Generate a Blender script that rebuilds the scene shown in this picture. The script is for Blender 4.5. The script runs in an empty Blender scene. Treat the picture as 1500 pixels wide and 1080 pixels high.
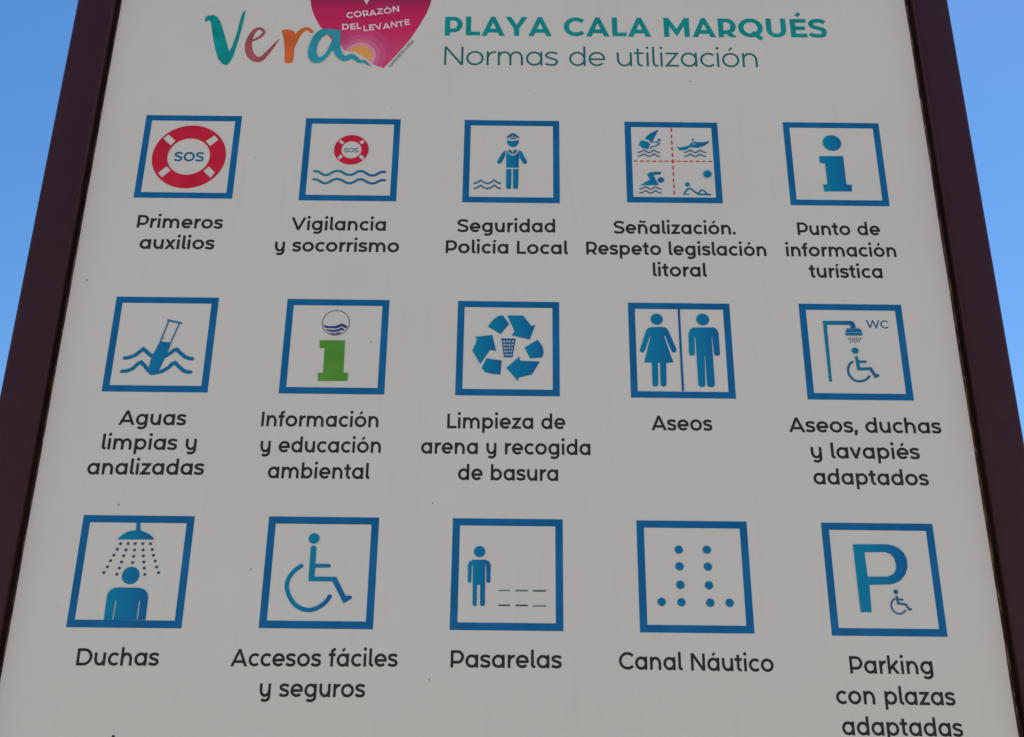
import bpy, math, random
import numpy as np
from mathutils import Matrix, Vector
from mathutils.geometry import delaunay_2d_cdt

scene = bpy.context.scene
col = scene.collection
R = math.radians
# ------------------------------------------------------------------ camera, sky, sun, exposure
F_PX, CAM_POS, CAM_ROT = (1633.508, [0.002202, 0.620999, -1.283807], [[0.9999384, -0.0098032, -0.0052094], [0.0110479, 0.9247627, 0.3803839], [0.0010885, -0.380418, 0.924814]])
SIGN_Z = 2.171                      # height of the print's origin on the panel
cam_d = bpy.data.cameras.new('camera')
cam_d.sensor_width = 36.0
cam_d.lens = 36.0 * F_PX / 1500.0
cam_d.clip_start = 0.02
cam_d.clip_end = 6000
cam = bpy.data.objects.new('camera', cam_d)
col.objects.link(cam)
cr = CAM_ROT                        # rows: camera right, down, forward (x right, y down, z into the sign)
def ax(v): return Vector((v[0], v[2], -v[1]))
right, down, fwd = ax(cr[0]), ax(cr[1]), ax(cr[2])
m = Matrix.Identity(4)
for i in range(3):
    m[i][0], m[i][1], m[i][2] = right[i], -down[i], -fwd[i]
m.translation = Vector((CAM_POS[0], CAM_POS[2], SIGN_Z - CAM_POS[1]))
cam.matrix_world = m
scene.camera = cam

SUN_EL, SUN_AZ = 68.0, 38.0         # azimuth east of the direction the camera looks (+Y)
world = bpy.data.worlds.new('World')
scene.world = world
world.use_nodes = True
wn = world.node_tree.nodes; wl = world.node_tree.links
bg = wn['Background']
sky = wn.new('ShaderNodeTexSky')
sky.sky_type = 'NISHITA'
sky.sun_disc = False
sky.sun_elevation = R(SUN_EL)
sky.sun_rotation = R(SUN_AZ)
sky.altitude = 0
sky.air_density = 1.0
sky.dust_density = 0.25
sky.ozone_density = 3.0
hs = wn.new('ShaderNodeHueSaturation')      # the phone's saturated rendering of a clear sky
hs.inputs['Saturation'].default_value = 1.25
wl.new(sky.outputs[0], hs.inputs['Color'])
wl.new(hs.outputs[0], bg.inputs[0])
bg.inputs[1].default_value = 0.12
sun_d = bpy.data.lights.new('sun', 'SUN')
sun_d.energy = 4.6
sun_d.angle = R(0.53)
sun_d.color = (1.0, 0.95, 0.88)
sun = bpy.data.objects.new('sun', sun_d)
col.objects.link(sun)
sd = Vector((math.sin(R(SUN_AZ)) * math.cos(R(SUN_EL)), math.cos(R(SUN_AZ)) * math.cos(R(SUN_EL)), math.sin(R(SUN_EL))))
sun.rotation_euler = sd.to_track_quat('Z', 'Y').to_euler()
sun.location = (3, 6, 9)
scene.view_settings.view_transform = 'Standard'
scene.view_settings.look = 'None'
scene.view_settings.exposure = 0.45
scene.view_settings.gamma = 1.0
scene.view_settings.use_curve_mapping = False
scene.render.film_transparent = False
scene.cycles.max_bounces = 8

# ------------------------------------------------------------------ materials
def srgb(r, g, b):
    def f(c):
        c /= 255.0
        return c / 12.92 if c <= .04045 else ((c + .055) / 1.055) ** 2.4
    return (f(r), f(g), f(b), 1.0)
def base_mat(name, rough=.5, spec=.5):
    mt = bpy.data.materials.new(name); mt.use_nodes = True
    nt = mt.node_tree; b = nt.nodes['Principled BSDF']
    b.inputs['Roughness'].default_value = rough
    b.inputs['Specular IOR Level'].default_value = spec
    return mt, nt, b
def mix(nt, a, b, fac, mode='MIX'):
    n = nt.nodes.new('ShaderNodeMix'); n.data_type = 'RGBA'; n.blend_type = mode
    for sock, v in ((n.inputs[0], fac), (n.inputs[6], a), (n.inputs[7], b)):
        if hasattr(v, 'links') or hasattr(v, 'is_linked'): nt.links.new(v, sock)
        else: sock.default_value = v
    return n.outputs[2]
def noise(nt, scale, detail=3, coord='Object', sc=None, rough=.5, off=(0, 0, 0)):
    tc = nt.nodes.new('ShaderNodeTexCoord'); n = nt.nodes.new('ShaderNodeTexNoise')
    mp = nt.nodes.new('ShaderNodeMapping')
    if sc: mp.inputs['Scale'].default_value = sc
    mp.inputs['Location'].default_value = off
    nt.links.new(tc.outputs[coord], mp.inputs[0]); nt.links.new(mp.outputs[0], n.inputs['Vector'])
    n.inputs['Scale'].default_value = scale; n.inputs['Detail'].default_value = detail
    n.inputs['Roughness'].default_value = rough
    return n.outputs['Fac']
def ramp(nt, fac, stops):
    n = nt.nodes.new('ShaderNodeValToRGB'); e = n.color_ramp.elements
    while len(e) < len(stops): e.new(.5)
    for k, (p, c) in enumerate(stops): e[k].position = p; e[k].color = c
    nt.links.new(fac, n.inputs[0]); return n.outputs[0]
def g(v): return (v, v, v, 1)

def ink(name, c, rough=.6, wear=.10):
    """printed ink: a slightly uneven solid colour, rubbed in places"""
    mt, nt, b = base_mat(name, rough, .16)
    f = ramp(nt, noise(nt, 28, 5), [(.35, g(0)), (.7, g(1))])
    lo = tuple(x * (1 - wear) for x in c[:3]) + (1,)
    hi = tuple(min(1, x * (1 + wear) + .004) for x in c[:3]) + (1,)
    nt.links.new(mix(nt, lo, hi, f), b.inputs['Base Color'])
    return mt
def ink_gradient(name, c0, c1, axis=0):
    """ink printed as a colour run from one side of the symbol to the other"""
    mt, nt, b = base_mat(name, .6, .16)
    tc = nt.nodes.new('ShaderNodeTexCoord'); sp = nt.nodes.new('ShaderNodeSeparateXYZ')
    nt.links.new(tc.outputs['Generated'], sp.inputs[0])
    c = ramp(nt, sp.outputs[axis], [(.1, c0), (.5, tuple((a*.6 + b_*.4) for a, b_ in zip(c0, c1))), (.95, c1)])
    nt.links.new(c, b.inputs['Base Color'])
    return mt
K = 1.0
M = {}
M['blue'] = ink('border_blue_ink', (.002, .125, .31, 1))
M['grad'] = ink_gradient('teal_to_blue_ink', (.001, .215, .37, 1), (.004, .125, .33, 1))
M['grad_v'] = ink_gradient('teal_wave_ink', (.003, .20, .31, 1), (.012, .10, .29, 1))
M['teal_blue'] = ink('symbol_blue_ink', (.001, .165, .345, 1))
M['red'] = ink('lifebuoy_red_ink', (.56, .012, .04, 1))
M['dash_red'] = ink('dashed_red_ink', (.55, .012, .035, 1))
M['sos'] = ink('lettering_blue_ink', (.006, .125, .25, 1))
M['sky_drop'] = ink('drop_grey_blue_ink', (.05, .075, .13, 1))
M['line_grey'] = ink('fine_grey_line_ink', (.11, .17, .20, 1))
M['green'] = ink('green_ink', (.085, .285, .030, 1))
M['navy'] = ink('navy_ink', (.012, .045, .24, 1))
M['black'] = ink('caption_black_ink', (.027, .0225, .0195, 1), .6)
M['title'] = ink('title_teal_ink', (.004, .27, .26, 1))
M['sub'] = ink('subtitle_teal_ink', (.008, .145, .135, 1))
M['v'] = ink('logo_teal_ink', (.001, .28, .27, 1), .6, .18)
M['e'] = ink('logo_rose_ink', (.38, .085, .10, 1), .6, .18)
M['r'] = ink('logo_orange_ink', (.64, .13, .028, 1), .6, .14)
M['a'] = ink('logo_blue_ink', (.025, .32, .40, 1), .6, .14)
M['sun'] = ink('logo_sun_ink', (.80, .36, .10, 1))
M['halo1'] = ink('logo_halo_pale_ink', (.74, .30, .38, 1))
M['halo2'] = ink('logo_halo_rose_ink', (.64, .14, .28, 1))
M['halo3'] = ink('logo_halo_pink_ink', (.62, .085, .21, 1))
M['halo4'] = ink('logo_halo_magenta_ink', (.60, .055, .17, 1))
M['pale'] = ink('logo_white_ink', (.76, .62, .68, 1))
hm, nt, b = base_mat('heart_magenta_ink', .6, .16)
tc = nt.nodes.new('ShaderNodeTexCoord'); sp = nt.nodes.new('ShaderNodeSeparateXYZ')
nt.links.new(tc.outputs['Generated'], sp.inputs[0])
nt.links.new(ramp(nt, sp.outputs[2], [(0, (.62, .075, .18, 1)), (.35, (.60, .022, .11, 1)), (.6, (.50, .018, .09, 1)), (.74, (.25, .022, .08, 1)), (1, (.2, .03, .09, 1))]), b.inputs['Base Color'])
M['heart'] = hm

# panel: white coated sheet, faintly mottled, small specks of dirt and a few runs
pm, nt, b = base_mat('white_coated_panel', .38, .45)
c = mix(nt, (.625, .605, .535, 1), (.655, .625, .555, 1), ramp(nt, noise(nt, 5.5, 4), [(.35, g(0)), (.68, g(1))]))
c = mix(nt, c, (.62, .585, .52, 1), ramp(nt, noise(nt, 2.1, 3, off=(3, 1, 7)), [(.45, g(0)), (.8, g(.55))]))
st = ramp(nt, noise(nt, 1.0, 4, sc=(60, 1, 6), off=(1, 0, 2)), [(.58, g(0)), (.8, g(.10))])
c = mix(nt, c, (.40, .38, .34, 1), st)
vo = nt.nodes.new('ShaderNodeTexVoronoi'); vo.inputs['Scale'].default_value = 24
tc = nt.nodes.new('ShaderNodeTexCoord'); nt.links.new(tc.outputs['Object'], vo.inputs['Vector'])
sp = nt.nodes.new('ShaderNodeSeparateColor'); nt.links.new(vo.outputs['Color'], sp.inputs[0])
thr = nt.nodes.new('ShaderNodeMapRange'); nt.links.new(sp.outputs[0], thr.inputs[0])
thr.inputs[1].default_value = .35; thr.inputs[2].default_value = 1.0; thr.inputs[3].default_value = 0.0; thr.inputs[4].default_value = .040
ls = nt.nodes.new('ShaderNodeMath'); ls.operation = 'LESS_THAN'
nt.links.new(vo.outputs['Distance'], ls.inputs[0]); nt.links.new(thr.outputs[0], ls.inputs[1])
ml = nt.nodes.new('ShaderNodeMath'); ml.operation = 'MULTIPLY'; nt.links.new(ls.outputs[0], ml.inputs[0])
nt.links.new(sp.outputs[1], ml.inputs[1])
c = mix(nt, c, (.30, .26, .22, 1), ml.outputs[0])
nt.links.new(c, b.inputs['Base Color'])
nt.links.new(ramp(nt, noise(nt, 9, 4), [(.3, g(.33)), (.7, g(.48))]), b.inputs['Roughness'])
M['panel'] = pm

# dark plum-brown powder coat
fm, nt, b = base_mat('plum_brown_powder_coat', .5, .26)
c = mix(nt, (.038, .0085, .008, 1), (.048, .013, .014, 1), noise(nt, 7, 4))
sc_ = ramp(nt, noise(nt, 1, 5, sc=(90, 90, 14), off=(5, 0, 0)), [(.68, g(0)), (.8, g(.18))])
c = mix(nt, c, (.075, .05, .05, 1), sc_)
nt.links.new(c, b.inputs['Base Color'])
nt.links.new(ramp(nt, noise(nt, 40, 5), [(.3, g(.36)), (.7, g(.52))]), b.inputs['Roughness'])
bp = nt.nodes.new('ShaderNodeBump'); bp.inputs['Strength'].default_value = .12; bp.inputs['Distance'].default_value = .0004
nt.links.new(noise(nt, 900, 2), bp.inputs['Height']); nt.links.new(bp.outputs[0], b.inputs['Normal'])
M['frame'] = fm
rm, nt, b = base_mat('perished_rubber', .85, .1)
c = mix(nt, (.0085, .0045, .0038, 1), (.028, .014, .010, 1), ramp(nt, noise(nt, 1, 5, sc=(200, 200, 30), off=(1, 6, 3)), [(.4, g(0)), (.75, g(1))]))
nt.links.new(c, b.inputs['Base Color'])
M['rubber'] = rm
# sealant bead round the panel, brown with grit and rust
sm_, nt, b = base_mat('gritty_brown_sealant', .8, .2)
c = mix(nt, (.030, .012, .009, 1), (.16, .085, .05, 1), ramp(nt, noise(nt, 1, 6, sc=(160, 160, 26)), [(.46, g(0)), (.66, g(1))]))
c = mix(nt, c, (.42, .33, .24, 1), ramp(nt, noise(nt, 1, 5, sc=(330, 330, 75), off=(4, 4, 1)), [(.58, g(0)), (.72, g(.6))]))
nt.links.new(c, b.inputs['Base Color'])
M['seal'] = sm_
mm_, nt, b = base_mat('galvanised_steel', .45, .5); b.inputs['Metallic'].default_value = .9
nt.links.new(mix(nt, (.3, .3, .3, 1), (.5, .5, .49, 1), noise(nt, 40, 4)), b.inputs['Base Color']); M['steel'] = mm_

gm, nt, b = base_mat('beach_sand', .95, .2)
c = mix(nt, (.47, .36, .24, 1), (.58, .46, .31, 1), noise(nt, .8, 8))
c = mix(nt, c, (.22, .18, .14, 1), ramp(nt, noise(nt, 38, 6), [(.58, g(0)), (.75, g(.6))]))
nt.links.new(c, b.inputs['Base Color'])
bp = nt.nodes.new('ShaderNodeBump'); bp.inputs['Strength'].default_value = .6; bp.inputs['Distance'].default_value = .03
nt.links.new(noise(nt, 9, 8), bp.inputs['Height']); nt.links.new(bp.outputs[0], b.inputs['Normal'])
M['sand'] = gm

# ------------------------------------------------------------------ 2-D shape engine: polygons united, cut and clipped exactly
def spline(pts, n=5, closed=False):
    P = [Vector(p) for p in pts]; out = []
    for i in range(len(P) - 1):
        p0 = P[i-1] if i else P[0]*2 - P[1]; p1 = P[i]; p2 = P[i+1]; p3 = P[i+2] if i+2 < len(P) else P[-1]*2 - P[-2]
        for k in range(n):
            t = k / n
            out.append(.5*((2*p1) + (p2-p0)*t + (2*p0-5*p1+4*p2-p3)*t*t + (3*p1-p0-3*p2+p3)*t**3))
    out.append(P[-1]); return out
def circle(c, rx, ry=None, n=40):
    ry = ry or rx
    return [(c[0]+rx*math.cos(2*math.pi*k/n), c[1]+ry*math.sin(2*math.pi*k/n)) for k in range(n)]
def ribbon(pts, w, smooth=0, cap=0, closed=False, ky=1.0):
    """a stroke as a chain of quads with mitred joints; w is one width or one per point"""
    if len(w) == 1: w = w * len(pts)
    Q = [(p[0], p[1], ww) for p, ww in zip(pts, w)]
    if smooth: Q = [tuple(v) for v in spline(Q, 5)]
    L = []
    for q in Q:
        if not L or math.hypot(q[0]-L[-1][0], q[1]-L[-1][1]) > 1e-5: L.append(q)
    if closed and math.hypot(L[0][0]-L[-1][0], L[0][1]-L[-1][1]) < 1e-4: L.pop()
    n = len(L); A, B = [], []
    for i in range(n):
        a = L[i-1] if (i or closed) else None; c = L[(i+1) % n] if (i+1 < n or closed) else None; q = L[i]
        d1 = Vector((q[0]-a[0], q[1]-a[1])).normalized() if a else None
        d2 = Vector((c[0]-q[0], c[1]-q[1])).normalized() if c else None
        d1 = d1 or d2; d2 = d2 or d1
        n1 = Vector((-d1.y, d1.x)); n2 = Vector((-d2.y, d2.x)); nn = n1 + n2
        nn = nn.normalized() if nn.length > 1e-6 else n1
        k = 1 / max(.32, nn.dot(n1))
        h = q[2] / 2 * k
        A.append((q[0]+nn.x*h, q[1]+nn.y*h*ky)); B.append((q[0]-nn.x*h, q[1]-nn.y*h*ky))
    polys = []
    for i in range(n if closed else n-1):
        j = (i+1) % n
        polys.append([A[i], B[i], B[j], A[j]])
    if cap:
        for q in (L[0], L[-1]): polys.append(circle(q, q[2]/2*.995, n=16))
    return polys
def area(p): return sum(p[i-1][0]*p[i][1]-p[i][0]*p[i-1][1] for i in range(len(p)))/2
def solve(pos, neg=(), clip=()):
    """triangles of (union of pos) minus (union of neg), kept inside every clip polygon"""
    V, F, kind = [], [], []
    for kd, group in ((0, pos), (1, neg), (2, clip)):
        for p in group:
            if abs(area(p)) < 1e-9: continue
            if area(p) < 0: p = p[::-1]
            F.append(list(range(len(V), len(V)+len(p)))); V += [Vector((q[0], q[1])) for q in p]; kind.append(kd)
    nclip = kind.count(2)
    vs, _, fs, _, _, of = delaunay_2d_cdt(V, [], F, 1, 1e-5)
    keep = []
    for f, o in zip(fs, of):
        ks = [kind[i] for i in set(o)]
        if 0 in ks and 1 not in ks and ks.count(2) == nclip: keep.append(tuple(f))
    used = sorted({i for f in keep for i in f}); ix = {v: k for k, v in enumerate(used)}
    return [tuple(vs[i]) for i in used], [tuple(ix[i] for i in f) for f in keep]

# ------------------------------------------------------------------ lettering: a rounded geometric alphabet drawn as strokes
XH, CAP, ASC, DSC = .53, .70, .745, -.205
def arc(cx, cy, rx, ry, a0, a1, n=14):
    return [(cx+rx*math.cos(R(a0+(a1-a0)*k/n)), cy+ry*math.sin(R(a0+(a1-a0)*k/n))) for k in range(n+1)]
def glyph(ch, s):
    """-> (width, left bearing, right bearing, strokes, discs, clip to band) ; a stroke is (points, closed, smooth)"""
    h = s/2; o = .008
    S = []; D = []; clip = None
    def st(*p, closed=False, smooth=0): S.append((list(p), closed, smooth))
    def bowl(w, cx=None): st(*arc(cx or w/2, XH/2, w/2-h, XH/2-h+o, 0, 360, 30)[:-1], closed=True)
    def acute(x, y): st((x-.035, y), (x+.075, y+.115))
    base = {'á': 'a', 'é': 'e', 'í': 'i', 'ó': 'o', 'É': 'E', 'Ó': 'O', 'ñ': 'n'}.get(ch, ch)
    stem, rnd = .07, .045
    l, r = rnd, rnd
    if base == 'o': w = .565; bowl(w)
    elif base in 'adgpbq':
        w = .535
        if base in 'pb':
            st(*arc(w/2, XH/2, w/2-h, XH/2-h+o, 0, 360, 30)[:-1], closed=True); l = stem
            st((h, ASC), (h, 0)) if base == 'b' else st((h, XH), (h, DSC))
        else:
            st(*arc(w/2, XH/2, w/2-h, XH/2-h+o, 0, 360, 30)[:-1], closed=True); r = stem
            if base == 'a': st((w-h, XH), (w-h, 0))
            elif base == 'd': st((w-h, ASC), (w-h, 0))
            elif base == 'q': st((w-h, XH), (w-h, DSC))
            else: st((w-h, XH), (w-h, .02), *arc(w/2+.01, .0, w/2-h-.01, .205-h, 0, -140, 12))
    elif base == 'c': w = .47; st(*arc(.275, XH/2, .275-h, XH/2-h+o, 46, 314, 22)); r = .025
    elif base == 'e':
        w = .545; st(*arc(w/2, XH/2, w/2-h, XH/2-h+o, 0, 318, 28)); st((h, XH/2-.01), (w-h*.2, XH/2-.01)); r = .035
    elif base in 'nhu' or base == 'y':
        w = .49; ry = .235
        if base in 'nh':
            st((h, ASC if base == 'h' else XH), (h, 0)); st(*arc(w/2, XH-ry-h+o+.0, w/2-h, ry, 180, 0, 16), (w-h, 0)); l = r = stem
        else:
            st(*[(h, XH)], *arc(w/2, ry+h-o, w/2-h, ry, 180, 360, 16)); l = .062; r = stem
            if base == 'u': st((w-h, XH), (w-h, 0))
            else: st((w-h, XH), (w-h, .02), *arc(w/2+.005, .0, w/2-h-.005, .205-h, 0, -140, 12)); l = r = .062
    elif base == 'm':
        w = .82; ry = .225; q = (w-2*h)/4; l = r = stem
        st((h, XH), (h, 0))
        st(*arc(h+q, XH-ry-h+o, q, ry, 180, 0, 14), (h+2*q, 0)); st(*arc(h+3*q, XH-ry-h+o, q, ry, 180, 0, 14), (w-h, 0))
    elif base == 'r': w = .30; st((h, XH), (h, 0)); st(*arc(.275, XH-.24-h+o, .275-h, .24, 180, 84, 10)); l = stem; r = .01
    elif base == 'i':
        w = s; st((h, XH), (h, 0)); l = r = stem
        if ch == 'i': D.append((h, ASC-.035, max(s*.62, .048)))
    elif base == 'l': w = .185; st((h, ASC), (h, .12), *arc(h+.11, .12, .11, .12-h+.004, 180, 270, 8), (.185, h-.004)); l = stem; r = .02
    elif base == 't':
        w = .335; st((.095+h, XH+.14), (.095+h, .13), *arc(.095+h+.115, .13, .115, .13-h+.004, 180, 285, 9)); st((0, XH-h*.9), (.32, XH-h*.9)); l = .015; r = .02
    elif base == 'f':
        w = .34; st((.09+h, 0), (.09+h, ASC-.14), *arc(.09+h+.125, ASC-.135, .125, .135-h+.005, 180, 78, 9)); st((0, XH-h*.9), (.30, XH-h*.9)); l = .015; r = -.01
    elif base == 's' or base == 'S':
        H = XH if base == 's' else CAP; w = .43 if base == 's' else .56
        p = [(.93*w, H-h-.14*H*.62), (.76*w, H-h-.012), (.52*w, H-h+o), (.25*w, H-h-.03*H), (h*1.02, H*.735), (.22*w, H*.60), (.5*w, H*.515), (.8*w, H*.42), (w-h*1.02, H*.275), (.77*w, h+.03*H), (.48*w, h-o), (.2*w, h+.015), (.045*w, h+.15*H*.62)]
        st(*p, smooth=1); l, r = .03, .03
    elif base in 'xvzkWwAVYMNKZ':
        H = {'x': XH, 'v': XH, 'z': XH}.get(base, CAP); E = .12
        def dg(a, b):    # a diagonal run past both ends; the band clip squares it off
            d = Vector((b[0]-a[0], b[1]-a[1])).normalized()*E
            st((a[0]-d.x, a[1]-d.y), (b[0]+d.x, b[1]+d.y))
        clip = (0, H); l = r = .012; hs = h*1.12
        if base == 'x': w = .50; dg((hs, 0), (w-hs, H)); dg((hs, H), (w-hs, 0))
        elif base == 'v': w = .53; st((hs-.03, H+.07), (w/2, h*.35), (w-hs+.03, H+.07)); 
        elif base == 'z': w = .44; l = r = .035; dg((h*1.3, h), (w-h*1.3, H-h)); st((.02, H-h), (w-.01, H-h)); st((0, h), (w, h))
        elif base == 'Z': w = .58; l = r = .04; dg((h*1.3, h), (w-h*1.3, H-h)); st((.02, H-h), (w-.01, H-h)); st((0, h), (w, h))
        elif base == 'k': w = .50; clip = (0, ASC); l = stem; st((h, ASC), (h, 0)); st((h, .165), (w-h*1.25, XH)); st((.2, .29), (w-h*.7, -.04))
        elif base == 'A': w = .74; st((hs-.032, -.07), (w/2, H-h*.4), (w-hs+.032, -.07)); st((.15, .19), (w-.15, .19))
        elif base == 'V': w = .74; st((hs-.032, H+.07), (w/2, h*.4), (w-hs+.032, H+.07))
        elif base == 'Y': w = .68; st((hs-.05, H+.07), (w/2, .27), (w-hs+.05, H+.07)); st((w/2, .29), (w/2, 0))
        elif base == 'M': w = .80; l = r = stem; st((h, 0), (h, CAP)); st((w-h, 0), (w-h, CAP)); st((h*.6, CAP+.03), (w/2, .16), (w-h*.6, CAP+.03))
        elif base == 'N': w = .62; l = r = stem; st((h, 0), (h, CAP)); st((w-h, 0), (w-h, CAP)); dg((h*.95, CAP), (w-h*.95, 0))
        elif base == 'W': w = 1.10; st((hs-.025, H+.07), (w*.27, h*.35), (w/2, H-h*.4), (w*.73, h*.35), (w-hs+.025, H+.07))
    elif base == 'I': w = s; st((h, 0), (h, CAP)); l = r = stem
    elif base == 'L': w = .45; st((h, CAP), (h, h), (w, h)); l = stem; r = .02
    elif base == 'E': w = .50; st((w, CAP-h), (h, CAP-h), (h, h), (w+.01, h)); st((h, CAP/2), (w-.04, CAP/2)); l = stem; r = .04
    elif base == 'T': w = .56; st((0, CAP-h), (w, CAP-h)); st((w/2, CAP-h), (w/2, 0)); l = r = .02
    elif base in 'PR':
        w = .555; q = .235; cy = CAP-h-(q-h*.0)/1.0/1.0; ry = .215; cy = CAP-h-ry
        st((h, 0), (h, CAP-h), (w-h-.2, CAP-h), *arc(w-h-.2, cy, .2, ry, 90, -90, 12), (h, CAP-h-2*ry)); l = stem; r = .03
        if base == 'R': st((w-h-.19, CAP-h-2*ry), (w-h*.75, -.03)); clip = (0, CAP)
    elif base == 'D':
        w = .66; ry = CAP/2-h; st((h, h), (h, CAP-h), (w-h-.3, CAP-h), *arc(w-h-.3, CAP/2, .3, ry, 90, -90, 16), closed=True); l = stem
    elif base == 'B': w = .58; st((h, h), (h, CAP-h), (.35, CAP-h), *arc(.35, CAP*.73, .13, CAP*.27-h, 90, -90, 10), (h, CAP*.46)); st((.35, CAP*.46), *arc(.37, CAP*.25, .17, CAP*.25-h+.01, 90, -90, 10), (h, h)); l = stem
    elif base == 'U': w = .62; st((h, CAP), *arc(w/2, .28, w/2-h, .28-h+o, 180, 360, 18), (w-h, CAP)); l = r = stem-.005
    elif base in 'OQ':
        w = .77; st(*arc(w/2, CAP/2, w/2-h, CAP/2-h+o, 0, 360, 34)[:-1], closed=True)
        if base == 'Q': st((w*.56, .19), (w*.93, -.06))
    elif base in 'CG':
        w = .66; st(*arc(.38, CAP/2, .38-h, CAP/2-h+o, 43, 317, 24)); r = .02
        if base == 'G': st((.62-h, .12), (.62-h, CAP*.5-.02)); r = .06
    elif base == 'H': w = .62; st((h, 0), (h, CAP)); st((w-h, 0), (w-h, CAP)); st((h, CAP/2), (w-h, CAP/2)); l = r = stem
    elif base == '.': w = s*1.25; D.append((w/2, s*.58, s*.62)); l = r = .03
    elif base == ',': w = s*1.25; D.append((w/2, s*.58, s*.62)); st((w/2+.012, s*.55), (w/2-.035, -s*.95)); l = r = .03
    else: w = .315; l = r = 0
    if ch in 'áéóí': acute({'á': .27, 'é': .27, 'ó': .275, 'í': h}[ch], XH+.09)
    if ch in 'ÉÓ': acute({'É': .25, 'Ó': .38}[ch], CAP+.05+.26*s)
    if ch == 'ñ': st(*[(.10, XH+.10), (.16, XH+.155), (.245, XH+.135), (.33, XH+.115), (.39, XH+.17)], smooth=1)
    return w, l, r, S, D, clip, (ch in 'áéóíÉÓñ')
_cache = {}
def glyph_mesh(ch, s, ky):
    key = (ch, s, ky)
    if key in _cache: return _cache[key]
    w, l, r, S, D, clip, accent = glyph(ch, s)
    tris = ([], [])
    if S or D:
        groups = []
        if accent: groups = [(S[-1:], [], None), (S[:-1], D, clip)]
        else: groups = [(S, D, clip)]
        vv, ff = [], []
        for SS, DD, cl in groups:
            pos = []
            for pts, closed, smooth in SS:
                sw = s * (.8 if (accent and SS is groups[0][0]) else 1)
                pos += ribbon(pts, [sw], smooth, 0, closed, ky)
            pos += [circle((d[0], d[1]), d[2], n=18) for d in DD]
            cp = [[(-1, cl[0]), (3, cl[0]), (3, cl[1]), (-1, cl[1])]] if cl else []
            v, f = solve(pos, (), cp)
            ff += [tuple(i+len(vv) for i in t) for t in f]; vv += v
        tris = (vv, ff)
    _cache[key] = (w, l, r, tris[0], tris[1])
    return _cache[key]
def text_tris(line, cap_mm, s, ky=1.0, rough=0, track=0.0):
    """letters of one line between two measured ends of its baseline, in panel millimetres"""
    txt, x0, y0, x1, y1 = line
    k = cap_mm / CAP
    x = 0; pl = []
    for i, ch in enumerate(txt):
        w, l, r, v, f = glyph_mesh(ch, s, ky)
        if i == 0: l = 0
        x += l; pl.append((x, v, f)); x += w + (0 if i == len(txt)-1 else r + track)
    W = x * k; L = math.hypot(x1-x0, y1-y0); q = L / W
    ux, uy = (x1-x0)/L, (y1-y0)/L
    V, Fc = [], []
    rg = random.Random(len(txt)*7+1)
    for gx, v, f in pl:
        n = len(V); dy = rg.uniform(-1, 1)*rough*cap_mm; dr = rg.uniform(-1, 1)*rough*1.2
        for a, b_ in v:
            a2 = a - .25; b2 = b_ - .3
            a3 = a2*math.cos(dr) - b2*math.sin(dr) + .25; b3 = a2*math.sin(dr) + b2*math.cos(dr) + .3
            if rough == 0: a3, b3 = a, b_
            X, Y = (gx + a3)*k*q, b3*k + dy
            V.append((x0 + X*ux - Y*uy, y0 + X*uy + Y*ux))
        Fc += [tuple(i+n for i in t) for t in f]
    print('fit', txt, round(q, 3))
    return V, Fc

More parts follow.
